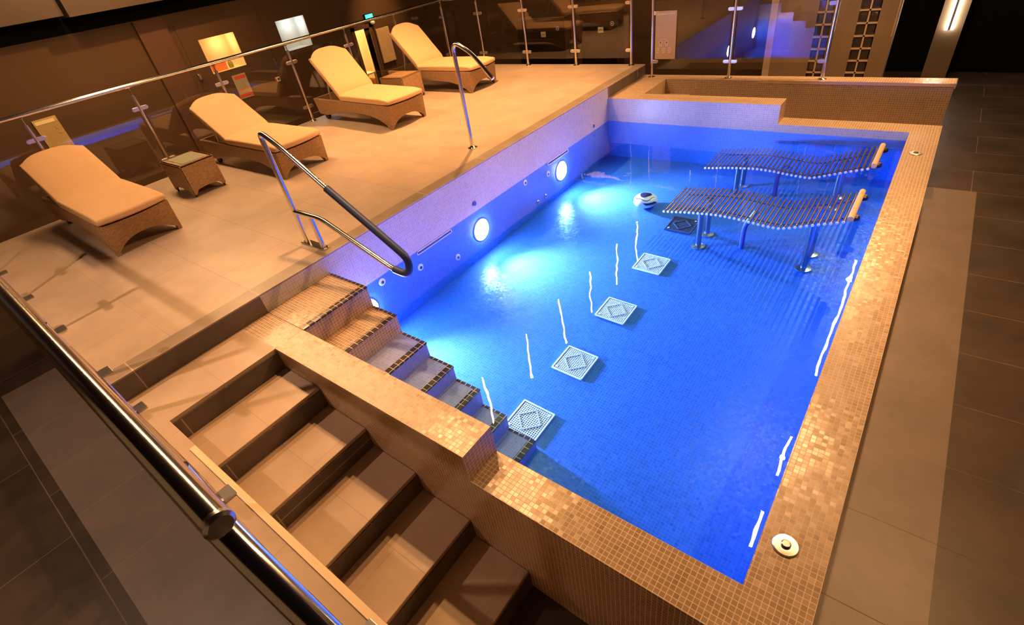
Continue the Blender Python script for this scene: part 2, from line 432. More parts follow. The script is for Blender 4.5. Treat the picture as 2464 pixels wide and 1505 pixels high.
for (p0, p1) in ((3.12, 4.66), (4.70, 6.45)):
    for a, b, c, d in rects_with_holes(p0, p1, FLOOR, 1.45, [h for h in WIN if p0 < h[0] < p1]): mb2.box(WXL, WXL+.015, a, b, c, d)
struct('wall_left_boards', mb2, M['wall'], 'two dark boards framing the lit windows', cat='wall')
mb = MB(); mb.box(WXL-.18, WXL+.0, -6, 9.0, 1.60, 3.6)  # shade below the bulkhead put in as black wall colour
struct('wall_left_upper', mb, M['wall_black'], 'upper band of the left wall, bulkhead shade put in as black', cat='wall')
mb = MB(); mb.box(WXL, WXL+.35, -6, 1.62, 1.83, 3.6); mb.box(WXL, WXL+.42, 1.66, 9, 1.80, 3.6)
struct('ceiling_fascia', mb, M['fascia'], 'brown bulkhead above the black band at top left', cat='ceiling')
mb = MB(); mb.box(-7.2, 9, -6, 12, 3.6, 3.7)
struct('ceiling', mb, M['ceiling'], 'dark ceiling above the pool hall', cat='ceiling')
mb = MB(); mb.box(-7.2, 2.3, 9.0, 9.2, FLOOR, 3.6)
struct('wall_back', mb, M['wall'], 'dark brown wall behind the far balustrade', cat='wall')
mb = MB(); mb.box(2.3, 9, 11.0, 11.2, FLOOR, 3.6); mb.box(2.3, 2.4, 9.2, 11, FLOOR, 3.6)
struct('wall_back_right', mb, M['wall_black'], 'black wall at the far right', cat='wall')

# lit niches and doorway in the left wall
def niche(i, w, back, depth, glow, e):
    y0, y1, z0, z1 = w[0]+.004, w[1]-.004, w[2]+.004, w[3]-.004
    mb = MB()
    x0 = WXL-depth
    mb.quad((x0,y0,z0),(x0,y1,z0),(x0,y1,z1),(x0,y0,z1)); mb.quad((x0,y0,z0),(WXL,y0,z0),(WXL,y0,z1),(x0,y0,z1))
    mb.quad((x0,y1,z0),(WXL,y1,z0),(WXL,y1,z1),(x0,y1,z1)); mb.quad((x0,y0,z0),(x0,y1,z0),(WXL,y1,z0),(WXL,y0,z0)); mb.quad((x0,y0,z1),(x0,y1,z1),(WXL,y1,z1),(WXL,y0,z1))
    o = mb.build('window_%d' % i, back, fix=False)
    tag(o, ['recessed window glowing orange in the brown wall', 'recessed window glowing bluish white in the brown wall'][i-1], 'window', kind='structure')
    l = bpy.data.lights.new('niche_light', 'POINT'); l.energy = e; l.color = glow; l.shadow_soft_size = .05
    lo = bpy.data.objects.new('niche_light', l); COL.objects.link(lo); lo.location = (WXL-depth*.45, y0*.3+y1*.7, z1-.12)
niche(1, WIN[0], M['cream'], .40, (1,.55,.22), 1.8)
niche(2, WIN[1], M['offwhite'], .40, (.80,.90,1), 1.1)
t = tag(MB().box(WXL-.30, WXL-.12, 3.56, 3.78, .585, .74).build('box', M['orange'], bevel=.01), 'orange box standing in the orange lit window', 'box')
mb = MB(); mb.lathe((WXL-.18, 3.88, .585), [(.035, 0), (.045, .02), (.045, .09), (.015, .13), (.015, .17), (.018, .175)], 16)
tag(mb.build('bottle', M['green']), 'green bottle standing in the orange lit window', 'bottle')
mb = MB(); y0, y1, z0, z1 = DOOR; x0 = WXL-1.4
mb.quad((x0,y0-.3,z0),(x0,y1+.9,z0),(x0,y1+.9,1.1),(x0,y0-.3,1.1)); mb.quad((x0,y0-.3,z0),(WXL-.18,y0-.3,z0),(WXL-.18,y0-.3,1.1),(x0,y0-.3,1.1))
mb.quad((x0,y1+.9,z0),(WXL-.18,y1+.9,z0),(WXL-.18,y1+.9,1.1),(x0,y1+.9,1.1)); mb.quad((x0,y0-.3,1.1),(x0,y1+.9,1.1),(WXL-.18,y1+.9,1.1),(WXL-.18,y0-.3,1.1))
mb.box(x0, WXL, y0-.3, y1+.9, FLOOR-.05, FLOOR+.003)
tag(mb.build('wall_doorway', M['cream'], fix=False), 'cream room seen through the doorway', 'wall', kind='structure')
l = bpy.data.lights.new('room_light', 'POINT'); l.energy = 38; l.color = (1,.78,.38); l.shadow_soft_size = .1
lo = bpy.data.objects.new('room_light', l); COL.objects.link(lo); lo.location = (WXL-.7, 7.1, .85)
mb = MB(); mb.box(WXL-.2, WXL+.03, 7.17, 7.26, FLOOR, .70); mb.box(WXL-.2, WXL+.03, 6.66, 6.74, FLOOR, .70); mb.box(WXL-.2, WXL+.03, 6.66, 7.26, .625, .70)
tag(mb.build('door_1', M['wall_panel']), 'dark frame of the bright doorway', 'door frame', kind='structure')
# towel trolley in the doorway
t = thing('towel_shelf', (WXL-.35, 7.0, FLOOR), 'two tier shelf unit standing in the bright doorway', 'shelf')
o_ = (WXL-.35, 7.0, FLOOR)
for z in (-.62, -.30): MB().box(WXL-.52, WXL-.18, 6.80, 7.16, z-.03, z).build('shelf_board', M['stone_light'], t, o_)
for y in (6.82, 7.14):
    for x in (WXL-.5, WXL-.2): MB().box(x-.015, x+.015, y-.015, y+.015, FLOOR, -.30).build('post', M['stone_light'], t, o_)
for k, y in enumerate((6.87, 6.98, 7.09)):
    tag(MB().box(WXL-.46, WXL-.22, y-.048, y+.048, -.62, -.44).build('towel_stack', M['orange'], bevel=.015),
        ['orange folded towels nearest the left post of the doorway shelf', 'orange folded towels in the middle of the doorway shelf', 'orange folded towels at the right of the doorway shelf'][k], 'towels', 'towel stacks on the doorway shelf')
mb = MB(); mb.lathe((WXL-.3, 6.93, -.30), [(.03, 0), (.04, .03), (.04, .09), (.012, .12), (.014, .16)], 14)
tag(mb.build('bottle', M['sticker']), 'pale bottle standing on top of the doorway shelf', 'bottle')
# leaning door leaf
tag(MB().box(WXL+.02, WXL+.06, 7.31, 7.69, -.16, .555).build('wall_board', M['door_wood'], bevel=.005), 'pale wooden board on the wall right of the bright doorway', 'board')
# exit sign
t = thing('exit_sign', (WXL+.02, 7.22, .80), 'green glowing exit sign above the bright doorway', 'sign')
o_ = (WXL+.02, 7.22, .80)
MB().box(WXL, WXL+.06, 7.10, 7.34, .78, .89).build('housing', M['black'], t, o_)
MB().box(WXL+.06, WXL+.063, 7.115, 7.325, .795, .875).build('face', M['exit_glow'], t, o_)
MB().box(WXL+.063, WXL+.066, 7.24, 7.27, .81, .86).build('door_symbol', M['white'], t, o_)
mb = MB(); mb.box(WXL+.063, WXL+.066, 7.15, 7.20, .83, .84); mb.prism([(7.20,.815),(7.20,.855),(7.225,.835)], WXL+.063, WXL+.066, 'yz'); mb.build('arrow', M['white'], t, o_)
t = thing('emergency_lamp', (WXL+.05, 7.28, .69), 'small white emergency lamp under the exit sign', 'lamp')
MB().lathe((WXL+.05, 7.28, .66), [(.02, 0), (.05, .02), (.055, .05), (.03, .08)], 14).build('shade', M['white'], t, (WXL+.05, 7.28, .69))
# poster, alarm call point, door closer
t = thing('poster', (WXL+.03, 3.83, .06), 'tan poster with a red band at top and bottom on the left wall', 'poster')
o_ = (WXL+.03, 3.83, .06)
MB().box(WXL+.02, WXL+.027, 3.70, 3.97, .06, .48).build('sheet', M['poster'], t, o_)
MB().box(WXL+.027, WXL+.029, 3.735, 3.955, .40, .455).build('print_band', M['red'], t, o_)
MB().box(WXL+.027, WXL+.029, 3.705, 3.965, .085, .14).build('print_band', M['red'], t, o_)
MB().box(WXL+.027, WXL+.029, 3.74, 3.94, .20, .225).build('print_band', M['orange'], t, o_)
t = thing('alarm_point', (WXL+.02, 4.57, .17), 'small white square call point on the dark left wall', 'alarm button')
o_ = (WXL+.02, 4.57, .17)
MB().box(WXL+.0, WXL+.05, 4.53, 4.61, .16, .24).build('plate', M['white'], t, o_, bevel=.006)
MB().box(WXL+.05, WXL+.054, 4.555, 4.595, .185, .225).build('button', M['black'], t, o_)
MB().box(WXL+.0, WXL+.05, 4.515, 4.53, .18, .22).build('side_light', M['red'], t, o_)
t = thing('door_closer', (WXL+.03, 3.14, .60), 'small steel door fitting beside the orange lit window', 'door fitting')
MB().box(WXL+.015, WXL+.08, 3.115, 3.165, .56, .66).build('body', M['steel_soft'], t, (WXL+.03, 3.14, .60), bevel=.01)
# notice panel with handle seen through the nearest left pane
t = thing('notice_panel', (WXL+.05, .72, .2), 'tan notice panel on the left wall behind the nearest lounger', 'sign')
o_ = (WXL+.05, .72, .2)
MB().box(WXL+.03, WXL+.05, .55, .86, -.1, .655).build('board', M['sign'], t, o_)
MB().box(WXL+.05, WXL+.053, .57, .82, .58, .63).build('print_band', M['sign_text'], t, o_)
for k in range(7):
    mb = MB(); mb.lathe((WXL+.051, .80, .50-.07*k), [(.022, 0), (.022, .003)], 12, 'x'); mb.build('print_mark', M['sign_dim'], t, o_)

# ------------------------------------------------------------------ balustrades
def rail_post(root, org, x, y, z0, ztop, d, clamps=(.21, .83), both=(1, 1), spindle=True):
    """slim steel post; d = unit direction along the railing"""
    d = Vector(d)
    zt = ztop-.09 if spindle else ztop
    mb = MB(); mb.tube([(x,y,z0+.008), (x,y,zt)], .021, 14)
    if spindle:
        mb.tube([(x,y,zt), (x,y,ztop-.01)], .008, 8); mb.cyl((x,y,ztop-.028), (0,0,1), .022, .012, 12)
    p = mb.build('post', M['steel'], root, org)
    mb = MB(); mb.lathe((x,y,z0), [(.05, 0), (.05, .005), (.03, .012), (.022, .02)], 20); mb.build('base_flange', M['steel'], p, org)
    for cz in clamps:
        for k, sgn in enumerate((-1, 1)):
            if not both[k]: continue
            c = Vector((x, y, z0+cz))+d*sgn*.045
            n = Vector((-d.y, d.x, 0))
            mb = MB(); prof = []
            for q in range(9):
                a = -PI/2+PI*q/8
                prof.append((.026+.022*math.cos(a), .022*math.sin(a)))
            pl = [(-.03, -.022)]+prof+[(-.03, .022)]
            vs = [c+d*sgn*a+Vector((0,0,b))+n*w for w in (-.014, .014) for a, b in pl]; m_ = len(pl)
            fs = [(i, (i+1) % m_, m_+(i+1) % m_, m_+i) for i in range(m_)]+[tuple(range(m_))[::-1], tuple(range(m_, 2*m_))]
            mb.add(vs, fs); mb.build('glass_clamp', M['steel_soft'], p, org, bevel=.003)
    return p
def pane(root, org, a, b, z0, z1, gap=.035):
    a, b = Vector(a), Vector(b); d = (b-a).normalized(); n = Vector((-d.y, d.x, 0))*.005
    a = a+d*gap; b = b-d*gap
    c = (a+b)/2; c.z = (z0+z1)/2
    mb = MB(); mb.obox(c, (b-a)/2, n, (0,0,(z1-z0)/2)); return mb.build('glass_panel', M['glass'], root, org)

org = (XRL, -1.03, 0)
rl = thing('balustrade', org, 'glass balustrade with steel handrail along the left edge of the deck', 'balustrade', 'glass balustrades')
ys = [-1.03, .003, 1.08, 2.127, 3.21, 4.256, 5.309, 6.45]
for i, y in enumerate(ys):
    rail_post(rl, org, XRL, y, 0, 1.075, (0,1,0), both=(i > 0, i < len(ys)-1))
    if i: pane(rl, org, (XRL, ys[i-1], 0), (XRL, y, 0), .10, .95)
MB().tube([(XRL, -1.03, 1.08), (XRL, 6.46, 1.08)], .024, 16).build('handrail', M['steel'], rl, org)
org = (XRL, 6.5, 0)
rb = thing('balustrade', org, 'glass balustrade closing the far end of the deck', 'balustrade', 'glass balustrades')
xs = [-3.11, -2.135, -1.17, -.20]
for i, x in enumerate(xs):
    rail_post(rb, org, x, 6.5, 0, 1.1, (1,0,0), both=(1, i < len(xs)-1))
    pane(rb, org, (xs[i-1] if i else XRL, 6.5, 0), (x, 6.5, 0), .10, .95)
MB().tube([(XRL+.03, 6.5, 1.08), (-.16, 6.5, 1.08)], .024, 16).build('handrail', M['steel'], rb, org)
org = (.154, 6.45, ZP)
re_ = thing('balustrade', org, 'glass balustrade standing on the mosaic ledge behind the pool', 'balustrade', 'glass balustrades')
xs = [.154, 1.27, 2.41]
for i, x in enumerate(xs):
    rail_post(re_, org, x, 6.45, ZP, ZP+1.1, (1,0,0), both=(i > 0, i < len(xs)-1))
    if i: pane(re_, org, (xs[i-1], 6.45, 0), (x, 6.45, 0), ZP+.11, ZP+.98)
MB().tube([(.12, 6.45, ZP+1.1), (2.44, 6.45, ZP+1.1)], .024, 16).build('handrail', M['steel'], re_, org)
org = (-3.2, YNR, 0)
rn = thing('balustrade', org, 'glass balustrade with thick handrail in the foreground beside the stairs', 'balustrade', 'glass balustrades')
YR = -1.118
px = [(-2.945, 0), (-2.03, 0), (-1.117, 0), (-.175, 0), (.151, ZL), (1.289, ZL), (2.42, ZL)]
for i, (x, z) in enumerate(px):
    p = rail_post(rn, org, x, YNR, z, 1.0, (1,0,0), clamps=(.2, .72), both=(i not in (0, 4), i not in (3, 6)), spindle=False)
    MB().tube([(x, YNR, .99), (x, YNR-.03, 1.04), (x, YR, 1.08)], .009, 10).build('bracket', M['steel'], p, org)
    MB().box(x-.05, x+.05, YNR, -.975, z, z+.008).build('foot_plate', M['steel_soft'], p, org, bevel=.003)
    if i and i != 4: pane(rn, org, (px[i-1][0], -1.086, 0), (x, -1.086, 0), z+.10, .90)
MB().tube([(-3.6, YR, 1.1), (2.742, YR-.006, 1.1)], .0275, 24).build('handrail', M['steel'], rn, org)
MB().tube(arc_path([(2.70, YR-.008, 1.085), (2.80, -1.124, 1.02), (3.09, -1.112, .80)], .03), .0265, 20).build('sloping_handrail', M['steel'], rn, org)
MB().lathe((2.735, YR-.006, 1.1), [(.018, 0), (.0275, .004), (.0285, .016), (.022, .022)], 20, 'x').build('end_cap', M['steel_soft'], rn, org)

# ------------------------------------------------------------------ grab rails
y = .677
t = thing('pool_handrail', (-.24, y, 0), 'looped steel handrail with dark foam sleeve reaching over the pool steps', 'handrail')
org = (-.24, y, 0)
loop = arc_path([(-.346,y,.012), (-.352,y,.80), (-.36,y,.955), (-.16,y,.866), (.278,y,.59), (.861,y,.245), (.985,y,.165), (.93,y,.02), (.761,y,.032), (.023,y,.30), (-.34,y,.298)],
                [0,.05,.11,.08,.05,.06,.07,.07,.05,.08,0])
i0 = min(range(len(loop)), key=lambda i: (loop[i]-Vector((.278,y,.59))).length)
i1 = min(range(len(loop)), key=lambda i: (loop[i]-Vector((.775,y,.03))).length)
MB().tube(loop, .0205, 16).build('rail_tube', M['steel'], t, org)
MB().tube(loop[i0:i1+1], .0275, 16).build('foam_sleeve', M['rubber'], t, org)
MB().tube([(-.118,y,.012), (-.134,y,.30)], .0205, 16).build('support_post', M['steel'], t, org)
MB().box(-.41, -.07, y-.035, y+.035, 0, .012).build('base_plate', M['steel'], t, org, bevel=.004)
for x in (-.395, -.085):
    for s in (-.022, .022): MB().lathe((x, y+s, .012), [(.009, 0), (.009, .006), (.005, .009)], 10).build('bolt', M['steel'], t, org)
y = 2.938; org = (-.395, y, 0)
t = thing('grab_rail', org, 'hooked steel grab rail standing on the deck edge by the pool', 'handrail')
MB().tube(arc_path([(-.395,y,.01), (-.400,y,.80), (-.405,y,1.09), (-.17,y,.975), (.055,y,.74)], [0,.05,.16,.10,0]), .0205, 16).build('rail_tube', M['steel'], t, org)
MB().lathe((-.395, y, 0), [(.055, 0), (.055, .008), (.03, .016), (.022, .03)], 20).build('base_flange', M['steel'], t, org)
MB().cyl((.05, y, .745), (.7,0,-.72), .0212, .012, 16).build('end_cap', M['steel_soft'], t, org)

# ------------------------------------------------------------------ sun loungers (local x: foot end 0, head towards -x)
def cushion_mesh(ang, nl=.82, bow=.055):
    fold, zt, th, hw = -1.07, .395, .085, .305
    ca, sa = math.cos(ang), math.sin(ang)
    secs = []
    for s_ in (.045, .02, -.12, -.4, -.7, -.95): secs.append(('s', s_))
    for k in range(0, 9): secs.append(('b', nl*k/8))
    ny = 14
    def pt(sec, v, top):
        yy = (v*2-1)
        kind, val = sec
        if kind == 's':
            e = max(0, 1-(.045-val)/.07)
            half = hw-.02*e*0
            x = val+(bow*(1-yy*yy) if val > -.2 else 0)*(1 if val > 0 else .6)
            z = zt-.012*yy**4-.02*max(0, (val+.02)/.065) if top else zt-th+.012*max(0, (val+.02)/.065)
            return (x, half*yy, z)
        d = val
        r = min(1, max(0, (d-(nl-.12))/.12))
        half = hw*(1-.10*r*r)
        dd = d-.10*r*abs(yy)**3
        off = (th if top else 0)-(.018*abs(yy)**4 if top else 0)-(.02*r if top else 0)
        bx, bz = fold, zt-th
        k = min(1, d/.1)
        return (bx-ca*dd-sa*off*-1*k*1.0 if False else bx-ca*dd+(sa*off)*k, half*yy, bz+sa*dd+(ca*k+(1-k))*off)
    mb = MB(); n = len(secs)
    top = [[pt(s, j/ny, True) for j in range(ny+1)] for s in secs]
    bot = [[pt(s, j/ny, False) for j in range(ny+1)] for s in secs]
    vs = [p for r in top for p in r]+[p for r in bot for p in r]
    T = lambda i, j: i*(ny+1)+j
    B = lambda i, j: n*(ny+1)+i*(ny+1)+j
    fs = []
    for i in range(n-1):
        for j in range(ny):
            fs.append((T(i,j), T(i+1,j), T(i+1,j+1), T(i,j+1))); fs.append((B(i,j), B(i,j+1), B(i+1,j+1), B(i+1,j)))
        fs.append((T(i,0), B(i,0), B(i+1,0), T(i+1,0))); fs.append((T(i,ny), T(i+1,ny), B(i+1,ny), B(i,ny)))
    for j in range(ny):
        fs.append((T(0,j), T(0,j+1), B(0,j+1), B(0,j))); fs.append((T(n-1,j), B(n-1,j), B(n-1,j+1), T(n-1,j+1)))
    mb.add(vs, fs, True)
    return mb
def lounger(loc, rz, ang, label, nl=.82):
    t = thing('sun_lounger', loc, label, 'sun lounger', 'loungers on the deck', rz)
    side = [(0,0),(-.035,0),(-.12,.06),(-.25,.115),(-.45,.155),(-.75,.17),(-1.05,.155),(-1.35,.115),(-1.6,.075),(-1.78,.09),(-1.84,.305),(.03,.305)]
    for s in (-1, 1):
        mb = MB(); mb.prism(side, s*.285-.02, s*.285+.02); mb.build('side_panel', M['wicker'], t, bevel=.006)
    def fr(o):
        def f(u, v):
            yy = u*2-1
            zb = .135*(1-abs(yy)**2.4)
            z = zb+(.305-zb)*v
            x = .03*v+.05*(1-yy*yy)*(v*.6+.4)+o
            return (x, .30*yy, z)
        return f
    mb = MB(); mb.grid(fr(0), 18, 8, True); mb.grid(fr(-.035), 18, 8, True)
    nn = 9
    for u in range(18):
        a, b = fr(0)(u/18, 0), fr(0)((u+1)/18, 0); c, d = fr(-.035)((u+1)/18, 0), fr(-.035)(u/18, 0); mb.quad(a, b, c, d)
    for e in (0, 1):
        for v in range(8):
            mb.quad(fr(0)(e, v/8), fr(0)(e, (v+1)/8), fr(-.035)(e, (v+1)/8), fr(-.035)(e, v/8))
    mb.build('foot_panel', M['wicker'], t)
    MB().box(-1.84, -1.80, -.285, .285, .10, .305).build('head_panel', M['wicker'], t, bevel=.005)
    MB().box(-1.09, .02, -.28, .28, .275, .308).build('seat_deck', M['wicker'], t, bevel=.004)
    ca, sa = math.cos(ang), math.sin(ang)
    bn = .76
    c = Vector((-1.075-ca*bn/2, 0, .305+sa*bn/2))-Vector((-sa*-1, 0, ca))*0-Vector((sa, 0, ca))*.014
    mb = MB(); mb.obox(c, Vector((-ca, 0, sa))*(bn/2), (0,.28,0), Vector((sa, 0, ca))*.012); mb.build('backrest_frame', M['wicker'], t, bevel=.004)
    mid = Vector((-1.075-ca*.5, 0, .30+sa*.5-.02))
    foot = Vector((mid.x-.16*max(.3, sa), 0, .20))
    for s in (-1, 1): MB().tube([(mid.x, s*.2, mid.z), (foot.x, s*.2, .20)], .011, 8).build('prop_bar', M['steel_soft'], t)
    MB().tube([(foot.x, -.27, .20), (foot.x, .27, .20)], .011, 8).build('cross_bar', M['steel_soft'], t)
    for s in (-1, 1):
        mb = MB(); mb.lathe((-1.67, s*.245-.018, .058), [(.03, 0), (.058, .004), (.058, .032), (.03, .036)], 18, 'y'); mb.build('wheel', M['black'], t)
    cm = cushion_mesh(ang, nl).build('cushion', M['cushion'], t, bevel=.02, seg=3)
    return t
lounger((-2.02, .01, 0), math.radians(0), math.radians(26), 'cream cushioned wicker lounger nearest the camera at left', .84)
lounger((-2.02, 1.815, 0), math.radians(0), math.radians(30), 'cream cushioned wicker lounger behind the looped handrail, beside the glass topped table')
lounger((-2.0, 3.48, 0), math.radians(-4), math.radians(46), 'cream cushioned wicker lounger with steep back, third along the deck')
lounger((-2.03, 5.15, 0), math.radians(0), math.radians(47), 'cream cushioned wicker lounger at the far end behind the grab rail')

def side_table(loc, sx, sy, h, rz, label, topm):
    t = thing('side_table', loc, label, 'side table', 'wicker side tables', rz)
    def panel(a, b):
        a, b = Vector(a), Vector(b); d = (b-a); n = Vector((-d.y, d.x, 0)).normalized()*.012
        poly = [(0,.03),(.06,.03),(.16,.075),(.5,.085),(.84,.075),(.94,.03),(1,.03),(1,h),(0,h)]
        vs = [a+d*u+Vector((0,0,z))+n*s for s in (-1, 1) for u, z in poly]; m_ = len(poly)
        mb = MB(); mb.add(vs, [(i, (i+1) % m_, m_+(i+1) % m_, m_+i) for i in range(m_)]+[tuple(range(m_))[::-1], tuple(range(m_, 2*m_))])
        mb.build('side_panel', M['wicker'], t)
    X, Y = sx/2, sy/2
    panel((-X,-Y,0), (X,-Y,0)); panel((X,-Y,0), (X,Y,0)); panel((X,Y,0), (-X,Y,0)); panel((-X,Y,0), (-X,-Y,0))
    mb = MB(); mb.box(-X-.012, X+.012, -Y-.012, Y+.012, h-.02, h); mb.build('table_top', M['wicker'], t, bevel=.005)
    MB().box(-X+.05, X-.05, -Y+.05, Y-.05, h, h+.006).build('glass_inset', topm, t, bevel=.002)
    for x in (-X+.01, X-.01):
        for y in (-Y+.01, Y-.01): MB().tube([(x, y, 0), (x, y, .06)], [.010, .016], 10).build('leg', M['black'], t)
    return t
side_table((-2.97, .965, 0), .50, .36, .36, 0, 'square wicker side table with green glass top between the two nearest loungers', M['glass_top'])
side_table((-3.12, 4.46, 0), .46, .42, .36, math.radians(4), 'low wicker side table between the two farthest loungers', M['wicker'])

# ------------------------------------------------------------------ in the pool
wt = MB(); wt.box(-.001, W+.001, -.001, L+.001, -1.42, HW)
wt.mi = [0]*6
tag(wt.build('pool_water', M['water']), 'still clear blue water filling the pool', 'water', kind='stuff')

PROF = [(1.70,-.601),(1.80,-.590),(1.933,-.572),(2.096,-.556),(2.254,-.546),(2.421,-.553),(2.544,-.566),(2.663,-.577),(2.773,-.583),(2.84,-.568),(2.953,-.529),(3.085,-.483),(3.211,-.442),(3.30,-.412)]
def pz(x):
    for (a, za), (b, zb) in zip(PROF, PROF[1:]):
        if a <= x <= b: return za+(zb-za)*(x-a)/(b-a)
    return PROF[-1][1]
def bench(y0, label):
    yc = y0+.295
    org = (2.5, yc, zfl(2.5, yc))
    t = thing('bubble_bench', org, label, 'pool bench', 'underwater lounger benches')
    ns = 37
    slat = None
    for i in range(ns):
        x = 1.715+(3.255-1.715)*i/(ns-1); z = pz(x)
        if slat is None:
            mb = MB(); mb.tube([(0, -.295, 0), (0, .295, 0)], .0115, 10)
            slat = mb.build('slat', M['tubeblue'], t, loc=(x-org[0], 0, z-org[2]))
            MB().lathe((0, -.299, 0), [(.010, 0), (.0125, .002), (.0125, .008)], 10, 'y').build('slat_cap', M['white'], slat)
        else:
            c = slat.copy(); COL.objects.link(c); c.location = (x-org[0], 0, z-org[2])
            for ch in list(slat.children):
                d = ch.copy(); COL.objects.link(d); d.parent = c
    for s in (-1, 1):
        pts = [(x, yc+s*.17, z-.024) for x, z in PROF if x > 1.75]
        MB().tube(pts, .008, 10).build('bearer', M['tubeblue'], t, org)
    for lx in (2.035, 3.03):
        for s in (-1, 1):
            ly = yc+s*.125; zb = zfl(lx, ly); zt = pz(lx)-.03
            p = MB().tube([(lx, ly, zb+.004), (lx, ly, zt)], .028, 14).build('leg', M['tubeblue'], t, org)
            MB().lathe((lx, ly, zb), [(.07, 0), (.07, .008), (.03, .016)], 18).build('foot_flange', M['steel_soft'], p, org)
    zb = zfl(2.43, yc)
    MB().tube(arc_path([(2.43, yc, zb), (2.43, yc, zb+.26), (2.52, yc, pz(2.52)-.03)], .09), .024, 12).build('air_hose', M['pipe'], t, org)
    mb = MB(); mb.tube([(3.295, yc-.28, -.398), (3.295, yc+.28, -.398)], .024, 14); mb.build('headrest', M['headrest'], t, org)
    for s in (-1, 1): MB().lathe((3.322, yc+s*.2, -.44), [(.02, 0), (.032, .01), (.032, .035), (.02, .045)], 12).build('headrest_bracket', M['black'], t, org)
    return t
bench(3.32, 'curved bench of steel tubes in the water, nearer the camera')
bench(4.47, 'curved bench of steel tubes in the water, nearer the far wall')

# ball lying on the pool bottom
bx, by = 1.17, 4.08; bz = zfl(bx, by); org = (bx, by, bz)
t = thing('ball', org, 'white ball with dark blue patches lying on the pool bottom beside the near bench', 'ball')
rb_, hb = .142, .080
def ell(th, ph, k=1.): return Vector((bx+rb_*k*math.sin(th)*math.cos(ph), by+rb_*k*math.sin(th)*math.sin(ph), bz+hb+hb*k*math.cos(th)))
mb = MB(); mb.grid(lambda u, v: ell(PI*(.004+.992*u), 2*PI*v), 20, 36, True); mb.build('shell', M['ball_white'], t, org)
mb = MB(); mb.grid(lambda u, v: ell(.03+.46*u*(1+.12*math.sin(3*2*PI*v)), 2*PI*v, 1.012), 6, 30, True)
mb.v = [p+Vector((.0, .0, .0)) for p in mb.v]; mb.build('top_patch', M['ball_dark'], t, org)
mb = MB(); mb.grid(lambda u, v: ell(.86+.10*math.sin(2*PI*v*2)+.085*(u-.5), PI+.3+2.9*v, 1.012), 3, 40, True); mb.build('stripe', M['ball_dark'], t, org)
mb = MB(); mb.grid(lambda u, v: ell(1.25+.35*u, 4.9+1.1*v+.3*u, 1.012), 6, 12, True); mb.build('side_patch', M['ball_dark'], t, org)
mb = MB(); mb.grid(lambda u, v: ell(1.2+.3*u, 3.3+.5*v, 1.012), 6, 8, True); mb.build('side_patch', M['ball_dark'], t, org)

# square grates on the pool bottom
GL = ['nearest to the pool steps', 'second from the pool steps', 'third from the pool steps', 'fourth from the pool steps', 'dark, beside the near bench legs']
G = [(1.762, .752), (1.759, 1.443), (1.755, 2.19), (1.738, 3.0), (1.733, 3.81)]
g0 = None
for k, (gx, gy) in enumerate(G):
    z = zfl(gx, gy)
    sx = (zfl(gx+.1, gy)-zfl(gx-.1, gy))/.2; sy = (zfl(gx, gy+.1)-zfl(gx, gy-.1))/.2
    if g0 is None:
        g0 = t = thing('floor_grate', (gx, gy, z+.004), '', 'grate', 'square grates in a row on the pool bottom')
        h = .147
        mb = MB(); mb.box(-h, h, -h, -h+.014, 0, .014); mb.box(-h, h, h-.014, h, 0, .014); mb.box(-h, -h+.014, -h, h, 0, .014); mb.box(h-.014, h, -h, h, 0, .014)
        mb.build('frame', M['steel_white'], t, bevel=.002)
        MB().box(-h+.014, h-.014, -h+.014, h-.014, 0, .004).build('tray', M['grate_dark'], t)
        mb = MB(); q = h-.020; nb = 15
        for i in range(nb):
            a = -q+2*q*(i+.5)/nb
            mb.box(a-.0028, a+.0028, -q, q, .004, .011); mb.box(-q, q, a-.0028, a+.0028, .005, .0105)
        mb.build('grille', M['steel_white'], t)
        mb = MB(); w_ = .006
        for (a, b) in (((0,-q*.8), (q*.8,0)), ((q*.8,0), (0,q*.8)), ((0,q*.8), (-q*.8,0)), ((-q*.8,0), (0,-q*.8))):
            a = Vector((*a, .013)); b = Vector((*b, .013)); d = (b-a).normalized(); mb.obox((a+b)/2, (b-a)/2, Vector((-d.y, d.x, 0))*w_, (0,0,.003))
        mb.build('diamond_bar', M['grate_shading'], t)
        for (x, y) in ((-1,-1), (1,1)): MB().lathe((x*q*.88, y*q*.88, .011), [(.012, 0), (.012, .004)], 12).build('screw', M['white'], t)
    else:
        t = copy_tree(g0); t.location = (gx, gy, z+.004)
    t.rotation_euler = (math.atan(sy), -math.atan(sx), 0)
    t['label'] = 'square steel grate on the pool bottom, '+GL[k]
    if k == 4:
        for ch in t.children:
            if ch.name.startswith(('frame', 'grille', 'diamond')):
                ch.data = ch.data.copy(); ch.data.materials.clear(); ch.data.materials.append(M['grate_dark'])

